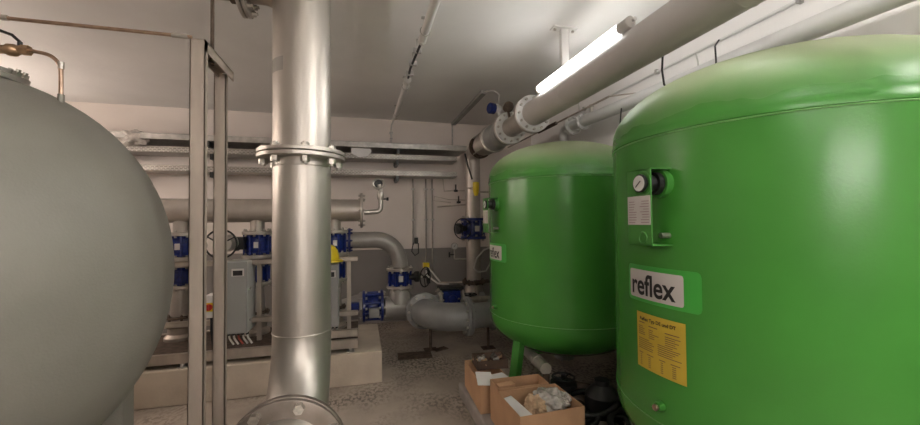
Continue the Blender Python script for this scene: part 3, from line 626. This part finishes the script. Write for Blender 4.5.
wc = thing('wall_conduit', 'vertical grey conduit dropping from the far unlit lamp to the cable trays', 'conduit', (.48, 6.19, 3.0))
MB().tube([(.49, 5.62, 3.135), (.485, 6.1, 3.14), (.482, 6.175, 3.08), (.482, 6.182, 2.72)], .012, 8).build('conduit', 'cap_grey', wc)
MB().bb(.455, .51, 6.16, 6.2, 3.02, 3.05).bb(.46, .505, 6.16, 6.2, 2.93, 2.95).build('clip', 'zinc', wc)
# fill lamps added out of view to brighten ceiling, walls and pipes
luminaire(-.3, 2.95, -2.3, -.8, 'added unseen fill lamp on the ceiling behind the camera', 'fill_rear', clips=((-2.1, H), (-1.0, H)))
luminaire(2.35, 3.10, -1.6, -.1, 'added unseen fill lamp on the ceiling beside the right wall', 'fill_rear', clips=((-1.4, H), (-.3, H)))
fw = thing('added_wall_light', 'added unseen fill lamp across the wall behind the camera', 'light fixture', (1.0, Y0+.1, 2.1))
MB().cyl((-.1, Y0+.12, 2.1), (1.4, Y0+.12, 2.1), .042, 28).build('diffuser', 'fill_rear', fw); MB().bb(-.15, 1.45, Y0, Y0+.08, 2.06, 2.14).build('housing', 'white_plastic', fw, smooth=0)
luminaire(1.657, 2.851, -.1, 1.41, 'added unseen fill lamp on the overhead pipe, above the nearest green tank', 'fill_rear', clips=((1.0, None),), light_shield=(48, 138))
for ya in (2.3, 4.1): luminaire(-4.4, 2.45, ya, ya+1.5, 'added warm fill lamp on the left wall behind the grey tank, '+('nearer' if ya < 3 else 'farther')+' one', 'fill_warm', clips=((ya+.4, None),), group='added fill lamps behind the grey tank', light_shield=(120, 240))
# ------------------------------------------------------------------ THIN PIPE AND RIGHT WALL
TX, TZ, TRr = 2.60, 2.775, .066
tp = thing('thin_overhead_pipe', 'thinner grey pipe along the right wall turning down behind the tank', 'pipe', (TX, 3, TZ-TRr))
tz = lambda y: 2.735+.025*(y-1.97)
MB().cyl((TX, Y0+.02, tz(Y0)), (TX, 4.24, tz(4.24)), TRr, 32).build('pipe', 'pipe_light', tp)
MB().tube(bend([(TX, 4.28, tz(4.28)), (TX, 4.50, tz(4.3)), (TX, 4.50, .58)], .12, 10), TRr*.95, 28).build('down_pipe', 'pipe_light', tp, smooth=50)
flange((TX, 4.25, tz(4.25)), (0, 1, 0), .115, .025, tp, 'pipe_light', 8, .014); flange((TX, 4.28, tz(4.28)), (0, 1, 0), .115, .025, tp, 'pipe_light', 8, .014, bolts=False)
flange((TX, 4.02, tz(4.02)), (0, 1, 0), .10, .025, tp, 'pipe_light', 8, .012)
MB().cyl((TX, 3.85, tz(3.85)+.05), (TX, 3.85, tz(3.85)+.13), .022, 12).hexa((TX, 3.85, tz(3.85)+.13), (0, 0, 1), .03, .025).build('vent_stub', 'steel', tp)
def wall_line(z, r, m, y0, y1, label, name='wall_pipe'):
    w = thing(name, label, 'pipe', (X1-.03, (y0+y1)/2, z)); MB().cyl((X1-r-.012, y0, z), (X1-r-.012, y1, z), r, 12).build('pipe', m, w)
    y = y0+.5
    while y < y1: MB().bb(X1-2*r-.018, X1, y-.012, y+.012, z-r-.01, z+r+.01).build('clip', 'zinc', w); y += 1.3
    return w
wall_line(3.10, .013, 'white_plastic', Y0+.1, 5.9, 'thin white conduit high on the right wall', 'wall_conduit')
bp = thing('brown_pipe', 'dark brown thin pipe above the thinner overhead pipe toward the back corner', 'pipe', (2.5, 4.8, 2.87))
MB().cyl((2.5, 3.4, 2.88), (2.5, 6.19, 2.88), .011, 10).build('pipe', 'steel_old', bp)
MB().cyl((2.5, 4.5, 2.88), (2.5, 5.0, 2.88), .024, 14).build('insulated_sleeve', 'rust', bp)
for y in (3.95, 5.0, 5.75): MB().cyl((2.5, y, 2.87), (2.5, y, H), .007, 8).build('hanger', 'zinc', bp)
MB().tube([(2.5, 3.4, 2.88), (2.62, 3.38, 2.90), (2.93, 3.36, 2.95)], .007, 8).build('side_pipe', 'steel_old', bp)
ST = ((1.9, ((663, 50), (662, 70), (664, 84), (668, 92)), 'black', 'black tie strap hanging below the large overhead pipe'), (2.42, ((696, 54), (698, 62), (699, 79)), 'cap_grey', 'pale grey tie strap around the thinner overhead pipe'),
      (2.28, ((719, 40), (715, 46), (716, 60), (716, 73)), 'black', 'black tie strap around the thinner overhead pipe, beside the pale one'), (3.35, ((622, 103), (621, 112), (620, 124)), 'black', 'small black strap on the thinner pipe above the farther green tank'),
      (1.97, ((757, 46), (755, 54), (753, 62)), 'black', 'leftmost of three short black cable ends under the thinner overhead pipe'), (1.97, ((759, 46), (761, 53), (761, 60)), 'black', 'middle of three short black cable ends under the thinner overhead pipe'), (1.97, ((761, 47), (767, 52), (773, 56)), 'black', 'rightmost of three short black cable ends under the thinner overhead pipe'))
for Y, pts, m_, lab in ST:
    P_ = [at(x, y, Y) for x, y in pts]
    k_ = (2.56 if Y > 1.9 else 1.80)/P_[0].x; P_ = [V((0, 0, EYE))+(p-V((0, 0, EYE)))*k_ for p in P_]
    o = MB().tube(P_, .006, 8).build('strap', m_, None, loc=P_[0]); tag(o, lab, 'strap')
# ------------------------------------------------------------------ CABLE TRAYS ON THE BACK WALL
def tray(y0, y1, z0, z1, x1, label, drk=False):
    t = thing('cable_tray', label, 'cable tray', (-.9, 6.18, z0), 'cable trays on the back wall')
    w = .003; MB().bb(X0+.01, x1, y0, y0+w, z0, z1).bb(X0+.01, x1, y0-.012, y0, z1-w, z1).build('front_rim', 'tray' if not drk else 'zinc', t, smooth=0)
    MB().bb(X0+.01, x1, y0, y1, z0, z0+w).build('tray_floor', 'tray', t, smooth=0); MB().bb(X0+.01, x1, y1-w, y1, z0, z1).build('back_rim', 'zinc', t, smooth=0)
    x = -3.2
    while x < x1-.1:
        MB().bb(x-.02, x+.02, y0+.01, Y1-.004, z0-.075, z0-.001).bb(x-.03, x+.03, Y1-.02, Y1-.004, z0-.05, z1).build('wall_bracket', 'black_plastic', t, smooth=0); x += 1.25
    return t
tray(5.66, 6.15, 2.69, 2.765, 1.60, 'top cable tray on the back wall, wide with a dark underside', True)
tray(5.80, 6.15, 2.545, 2.62, 1.48, 'middle cable tray on the back wall, just under the top one')
tray(5.80, 6.15, 2.30, 2.375, 1.48, 'lowest cable tray on the back wall')
for i in range(5):
    rr = random.Random(i); y = 5.75+.075*i; pts = [(x*.4-3.2, y+rr.uniform(-.02, .02), 2.712+.006*(i % 2)) for x in range(12)]
    o = MB().tube(pts, .011, 6).build('power_cable', 'black', None, loc=(-1, y, 2.71)); tag(o, 'black cable lying in the top cable tray', 'cable', 'black cables in the top tray')
def crumple(c, sx, sy, sz, amp, seed, name, m, n=3):
    bm = bmesh.new(); bmesh.ops.create_icosphere(bm, subdivisions=n, radius=1)
    for v in bm.verts:
        k = noise.noise(v.co*1.7+V((seed, 0, 0)))*amp+noise.noise(v.co*4+V((0, seed, 0)))*amp*.6+(abs(noise.noise(v.co*7+V((0, seed, 3))))*amp*.5 if n > 4 else 0)
        v.co = V((v.co.x*sx, v.co.y*sy, v.co.z*sz))*(1+k)
    mb = MB(); mb.v = [v.co+V(c) for v in bm.verts]; mb.f = [[v.index for v in f.verts] for f in bm.faces]; bm.free()
    return mb.build(name, m, None, loc=c, smooth=(25 if n < 5 else 70))
tag(crumple((-2.80, 5.70, 2.70), .17, .06, .09, .5, 3, 'plastic_bag', 'foil'), 'crumpled white plastic bag on the trays above the grey tank', 'bag')
sh = MB().lathe([(0, -.004), (.155, -.004), (.155, .004), (0, .004)], (0, 0, 0), (0, 1, 0), 7).build('white_plate', 'white_plastic', None, smooth=0)
sh.location = (.011, 5.775, 2.655); sh.rotation_euler = (radians(8), 0, 0); sh.scale = (1, 1, .62); tag(sh, 'pale many sided plate leaning on the middle tray right of the riser pipe', 'plate')
# wall conduits below the trays
for i, (x, z0, z1) in enumerate(((.827, 1.22, 2.30), (1.04, .82, 2.30), (1.148, .60, 2.30))):
    lab = ('leftmost thin vertical conduit below the trays, ending at a black socket', 'middle thin vertical conduit below the trays, ending above a yellow clip box', 'rightmost thin vertical conduit below the trays')[i]
    w = thing('wall_conduit', lab, 'conduit', (x, 6.19, z0))
    MB().cyl((x, 6.182, z0), (x, 6.182, z1), .0135, 10).build('conduit', 'conduit', w)
    for zc in (1.62, 2.12): MB().bb(x-.03, x+.03, 6.165, 6.2, zc, zc+.02).build('clip', 'zinc', w)
o = thing('wall_socket', 'small black socket with a looped cable on the back wall', 'socket', (.86, 6.18, 1.27))
MB().bb(.845, .905, 6.15, 6.2, 1.24, 1.34).build('socket_box', 'black_plastic', o, bevel=.006, smooth=0)
MB().tube([(.83, 6.17, 1.26), (.80, 6.16, 1.12), (.85, 6.15, 1.05), (.91, 6.15, 1.09), (.91, 6.16, 1.25)], .009, 8).build('cable', 'black', o)
yb = thing('junction_box', 'small yellow box on the conduit with white hoses below it', 'junction box', (1.03, 6.14, .84))
MB().bb(.985, 1.085, 6.12, 6.2, .84, .93).build('box', 'yellow', yb, bevel=.006, smooth=0)
MB().tube(bend([(1.03, 6.13, .85), (1.02, 6.05, .74), (1.18, 5.95, .62), (1.34, 5.85, .61)], .08), .014, 8).tube(bend([(1.06, 6.13, .85), (1.12, 6.08, .78), (1.22, 5.95, .64), (1.30, 5.9, .57)], .08), .014, 8).build('hose', 'cable', yb)
MB().tube([(1.04, 6.12, .84), (1.05, 6.1, .72), (1.06, 6.08, .60)], .03, 10).build('grip', 'black', yb)
li = thing('impulse_line', 'thin horizontal pipe from the white hoses to the back riser', 'pipe', (1.5, 5.8, .64))
MB().tube([(1.20, 5.85, .645), (1.60, 5.74, .65)], .011, 8).build('pipe', 'steel_old', li)
pg = thing('pressure_gauge', 'small round pressure gauge on a thin pipe left of the back riser', 'gauge', (1.42, 5.8, 1.03))
MB().tube(bend([(1.63, 5.74, 1.01), (1.42, 5.8, 1.01), (1.42, 5.8, 1.16)], .02), .011, 8).build('pipe', 'steel', pg)
MB().cyl((1.42, 5.80, 1.21), (1.42, 5.77, 1.21), .055, 24).build('case', 'steel_dull', pg); MB().cyl((1.42, 5.769, 1.21), (1.42, 5.765, 1.21), .046, 24).build('dial', 'dial', pg)
MB().box((1.42, 5.762, 1.215), (.005, .003, .05), Matrix.Rotation(.6, 3, 'Y')).build('pointer', 'ink', pg)
MB().cyl((1.42, 5.8, 1.08), (1.35, 5.78, 1.08), .010, 8).cyl((1.34, 5.78, 1.04), (1.34, 5.78, 1.12), .014, 8).build('cock', 'black_plastic', pg)
# small instruments around the riser above its valve
im = thing('instrument_piping', 'tangle of thin instrument pipes left of the back riser', 'pipework', (1.45, 5.9, 2.0))
MB().tube([(1.60, 5.80, 2.085), (1.30, 5.95, 2.085), (1.28, 5.95, 2.28)], .009, 8).tube([(1.62, 5.72, 1.86), (1.18, 5.9, 1.83)], .011, 8).tube([(1.60, 5.76, 1.93), (1.35, 5.9, 1.95), (1.14, 5.95, 2.0), (1.13, 5.95, 1.93), (1.4, 5.9, 1.90)], .007, 8).build('pipe', 'steel_old', im)
for p in ((1.47, 5.86, 2.085), (1.5, 5.8, 1.90)): MB().cyl(V(p)-V((0, 0, .02)), V(p)+V((0, 0, .10)), .012, 8).cyl(V(p)-V((.03, 0, 0)), V(p)+V((.03, 0, 0)), .018, 8).build('cock', 'black_plastic', im)
MB().tube([(1.56, 5.62, 2.64), (1.60, 5.60, 2.45), (1.66, 5.58, 2.24)], .014, 8).build('cable', 'black', im)
ya = thing('yellow_actuator', 'small yellow actuator on a thin pipe right of the back riser', 'actuator', (1.85, 5.5, 2.0))
q = at(476, 188, 5.55); MB().lathe([(.025, -.12), (.045, -.06), (.05, 0), (.05, .08), (.04, .09)], q, (0, 0, 1), 16).build('body', 'yellow', ya)
MB().cyl(q+V((-.12, .06, .0)), q+V((-.03, 0, 0)), .012, 8).cyl(q+V((0, 0, -.06)), q+V((.45, .05, -.06)), .014, 8).build('pipe', 'steel_old', ya)
hs = thing('flexible_hose', 'pale flexible hose looping down beside the farther green tank', 'hose', (1.75, 5.2, 1.1))
MB().tube([at(x, y, 5.1) for x, y in ((491, 247), (484, 250), (477, 258), (474, 268), (478, 272), (486, 271), (490, 264), (491, 257))], .012, 8).build('hose', 'cable', hs, smooth=60)
vv = thing('small_valve_group', 'cluster of small dark valves and flat handwheel below the back riser', 'valve', (1.75, 5.2, .6))
handwheel(at(470, 294.5, 5.1), (0, 0, 1), .09, vv, tr=.010)
MB().cyl(at(470, 294.5, 5.1), at(470, 301, 5.1), .02, 10).cyl(at(462, 300, 5.1), at(489, 299, 5.1), .045, 14).cyl(at(476, 286, 5.15), at(478, 300, 5.15), .03, 12).cyl(at(470, 300, 5.1), at(470, 310, 5.1), .06, 14).build('valve_body', 'steel_old', vv)
MB().cyl(at(474, 282.5, 5.15), at(489, 281, 5.15), .03, 10).build('dark_pipe', 'rust', vv)
MB().cyl(at(465, 281, 5.3), at(474, 283, 5.3), .014, 10).build('red_lever', 'rust', vv)
# ------------------------------------------------------------------ CONCRETE SLAB AND BOXES
sl = MB().bb(.865, 1.22, .9, 3.43, 0, .12).build('concrete_step', 'slab', None, loc=(1.2, 2.2, 0), smooth=0, bevel=.02); tag(sl, 'low grey concrete step under the cardboard boxes', 'step')
def carton(c, sx, sy, h, rot, label, m='card', wall=.005, group=None, flaps=()):
    t = thing('cardboard_box', label, 'box', c, group); R = Matrix.Rotation(rot, 3, 'Z'); c = V(c)
    def b(x0, x1, y0, y1, z0, z1, mb): return mb.box(c+R @ V(((x0+x1)/2, (y0+y1)/2, (z0+z1)/2)), (x1-x0, y1-y0, z1-z0), R)
    for a in ((-sx/2, -sx/2+wall, -sy/2, sy/2), (sx/2-wall, sx/2, -sy/2, sy/2), (-sx/2, sx/2, -sy/2, -sy/2+wall), (-sx/2, sx/2, sy/2-wall, sy/2)):
        b(*a, 0, h, MB()).build('side', m, t, smooth=0)
    b(-sx/2, sx/2, -sy/2, sy/2, 0, wall, MB()).build('base', m, t, smooth=0)
    for (side, ln, ang) in flaps:
        ax = {'-x': (V((-1, 0, 0)), V((0, 1, 0)), sx/2, sy), '+x': (V((1, 0, 0)), V((0, 1, 0)), sx/2, sy), '-y': (V((0, -1, 0)), V((1, 0, 0)), sy/2, sx), '+y': (V((0, 1, 0)), V((1, 0, 0)), sy/2, sx)}[side]
        o, al, off, wd = ax; d = o*sin(ang)+V((0, 0, 1))*cos(ang); p0 = o*off+V((0, 0, h)); cc = p0+d*ln/2
        F = Matrix((al, d.cross(al)*-1, d)).transposed(); MB().box(c+R @ cc, (wd*.98, wall, ln), R @ F).build('flap', m, t, smooth=0)
    return t
carton((1.155, 2.36, .12), .455, .36, .285, radians(2), 'frontmost open cardboard box with crumpled packaging inside')
carton((1.135, 2.645, .12), .395, .18, .29, radians(-1), 'open cardboard box directly behind the frontmost one')
carton((1.02, 3.07, .12), .25, .53, .225, radians(-2), 'narrow open cardboard box at the left with white papers on it')
q = carton((1.085, 3.17, .346), .27, .21, .075, radians(-4), 'shallow dark box of metal fittings on top of the left carton', 'card_dark')
rr = random.Random(5)
for k in range(16):
    x, y = 1.085+rr.uniform(-.10, .10), 3.17+rr.uniform(-.07, .07); z = .372+rr.uniform(0, .03); d = V((rr.uniform(-1, 1), rr.uniform(-1, 1), rr.uniform(-.2, .4))).normalized()
    p = V((x, y, z)); o = MB().lathe([(.012, 0), (.016, .008), (.010, .012), (.010, .035), (.016, .038), (.016, .05)], p, d, 8).build('pipe_fitting', ('parts_metal', 'zinc', 'brass')[k % 3], None, loc=p)
    tag(o, 'small metal pipe fitting in the shallow dark box', 'fitting', 'metal fittings in the shallow box')
q = atz(484.5, 378.5, .37); p = MB().box((0, 0, 0), (.125, .17, .004)).build('paper_sheet', 'paper', None, smooth=0); p.location = q; p.rotation_euler = (radians(12), radians(4), radians(-10)); tag(p, 'white paper sheet lying over the narrow left carton', 'paper')
q = atz(498, 377, .36); p = MB().box((0, 0, 0), (.13, .09, .02)).build('paper_pad', 'paper', None, smooth=0); p.location = q; p.rotation_euler = (0, 0, radians(10)); tag(p, 'small white pad right of the paper sheet on the cartons', 'paper')
p = MB().box((0, 0, 0), (.13, .06, .10)).build('small_carton', 'card', None, smooth=0); p.location = (1.03, 2.655, .35); p.rotation_euler = (0, 0, .1); tag(p, 'small orange brown carton inside the middle cardboard box', 'box')
p = MB().box((0, 0, 0), (.07, .28, .16)).build('white_packet', 'paper', None, smooth=0, bevel=.004); p.location = (.99, 2.33, .315); p.rotation_euler = (0, radians(-8), radians(6)); tag(p, 'flat white packet standing in the frontmost cardboard box', 'packet')
tag(crumple((1.235, 2.38, .375), .12, .11, .07, .35, 11, 'plastic_bag', 'foil', 5), 'crumpled clear plastic bag in the frontmost cardboard box', 'bag')
tag(crumple((1.115, 2.34, .37), .058, .08, .058, .4, 5, 'paper_wrapping', 'kraft', 5), 'beige wrapped object beside the clear bag in the frontmost box', 'wrapping')
tag(crumple((1.345, 2.33, .395), .025, .03, .03, .5, 8, 'foam_piece', 'foil'), 'small pale scrap at the right end of the frontmost box', 'scrap')
# ------------------------------------------------------------------ CLUTTER UNDER THE TANKS
pp = thing('drain_pipe', 'beige plastic pipe lying at a slant under the farther green tank', 'pipe', (1.5, 3.0, .1))
a0, a1 = at(526, 350, 3.45), at(546, 369, 2.9)
MB().cyl(a0, a1, .048, 24).build('pipe', 'steel_dull', pp); MB().lathe([(.053, 0), (.053, .06)], a0*.45+a1*.55, a1-a0, 24).build('socket', 'steel_dull', pp)
MB().cyl((a1.x, a1.y, 0), (a1.x, a1.y, a1.z-.04), .03, 12).build('prop', 'rust', pp)
rr = random.Random(12)
for k, (cx, cy, R, z) in enumerate(((1.72, 2.55, .22, .02), (1.78, 2.5, .17, .055), (1.62, 2.9, .20, .02), (1.95, 2.62, .24, .02), (1.50, 3.15, .16, .02))):
    pts = [(cx+R*cos(w)*(1+.1*sin(3*w)), cy+R*.8*sin(w), max(z, z+.02*sin(2*w+k))) for w in [pi*2*i/40*1.5 for i in range(41)]]
    o = MB().tube(pts, .018, 8).build('black_hose', 'black', None, loc=(cx, cy, z), smooth=60); tag(o, 'coiled black hose on the floor beneath the green tanks', 'hose', 'black hoses under the tanks')
for k, (p0, p1, r, m, lab) in enumerate((((1.75, 3.2, .10), (2.6, 2.35, .10), .05, 'rust', 'dark brown pipe lying across the floor between the green tanks'),)):
    o = thing('floor_pipe', lab, 'pipe', p0); MB().cyl(p0, p1, r, 16).build('pipe', m, o)
    for p in (p0, p1): MB().bb(p[0]-.05, p[0]+.05, p[1]-.05, p[1]+.05, 0, p[2]-r+.01).build('block', 'slab', o, smooth=0)
vb = thing('bottom_valve', 'black valve body beneath the farther green tank', 'valve', (1.75, 3.0, 0))
MB().lathe([(.10, 0), (.10, .03), (.06, .05), (.06, .14), (.11, .16), (.11, .19)], (1.66, 2.93, .04), (0, 0, 1), 24).cyl((1.66, 2.93, 0), (1.66, 2.93, .05), .05, 16).build('valve_body', 'black', vb)
handwheel((1.66, 2.93, .27), (0, 0, 1), .09, vb, tr=.009); MB().cyl((1.66, 2.93, .22), (1.66, 2.93, .27), .012, 8).build('spindle', 'steel_dull', vb)
rr = random.Random(4)
for k, (cx, cy, R, z, rad) in enumerate(((2.05, 2.45, .26, .03, .028), (2.02, 2.48, .20, .085, .028), (1.75, 2.2, .20, .03, .022), (1.62, 2.62, .13, .08, .020), (1.78, 2.75, .22, .12, .022))):
    pts = [(cx+R*cos(w)*(1+.12*sin(2*w+k)), cy+R*.8*sin(w), z+.015*sin(3*w+k)) for w in [pi*2*i/36*1.3 for i in range(37)]]
    o = MB().tube(pts, rad, 8).build('black_hose', 'black', None, loc=(cx, cy, z), smooth=60); tag(o, 'coiled black hose on the floor beneath the green tanks', 'hose', 'black hoses under the tanks')
mt = thing('dark_sump_unit', 'large dark pump body on the floor between the two green tanks', 'pump', (1.9, 2.75, 0))
MB().lathe([(.13, 0), (.14, .02), (.14, .16), (.11, .20), (.06, .24), (.06, .28)], (1.93, 2.78, 0), (0, 0, 1), 28).cyl((1.93, 2.78, .12), (2.2, 2.70, .12), .06, 18).build('pump_body', 'black_plastic', mt); flange((2.2, 2.70, .12), (1, -.28, 0), .09, .02, mt, 'rust', 6, .01)
# ------------------------------------------------------------------ CAMERA
cam = bpy.data.cameras.new('camera'); cam.sensor_fit = 'HORIZONTAL'; cam.sensor_width = 36; cam.lens = 36*FPX/920; cam.clip_start = .05
co = bpy.data.objects.new('camera', cam); C.objects.link(co)
r0 = ray(460, 212.5); rx = (ray(461, 212.5)-r0).normalized(); ru = (ray(460, 211.5)-r0).normalized(); rf = r0.normalized()
co.matrix_world = Matrix.Translation((0, 0, EYE)) @ Matrix((rx, ru, -rf)).transposed().to_4x4()
S = bpy.context.scene; S.camera = co
w = bpy.data.worlds.new('world'); S.world = w; w.use_nodes = True; w.node_tree.nodes['Background'].inputs[0].default_value = (.02, .02, .02, 1)
S.view_settings.view_transform = 'Standard'; S.view_settings.look = 'None'; S.view_settings.gamma = 1; S.view_settings.use_curve_mapping = False
S.view_settings.exposure = 1.08
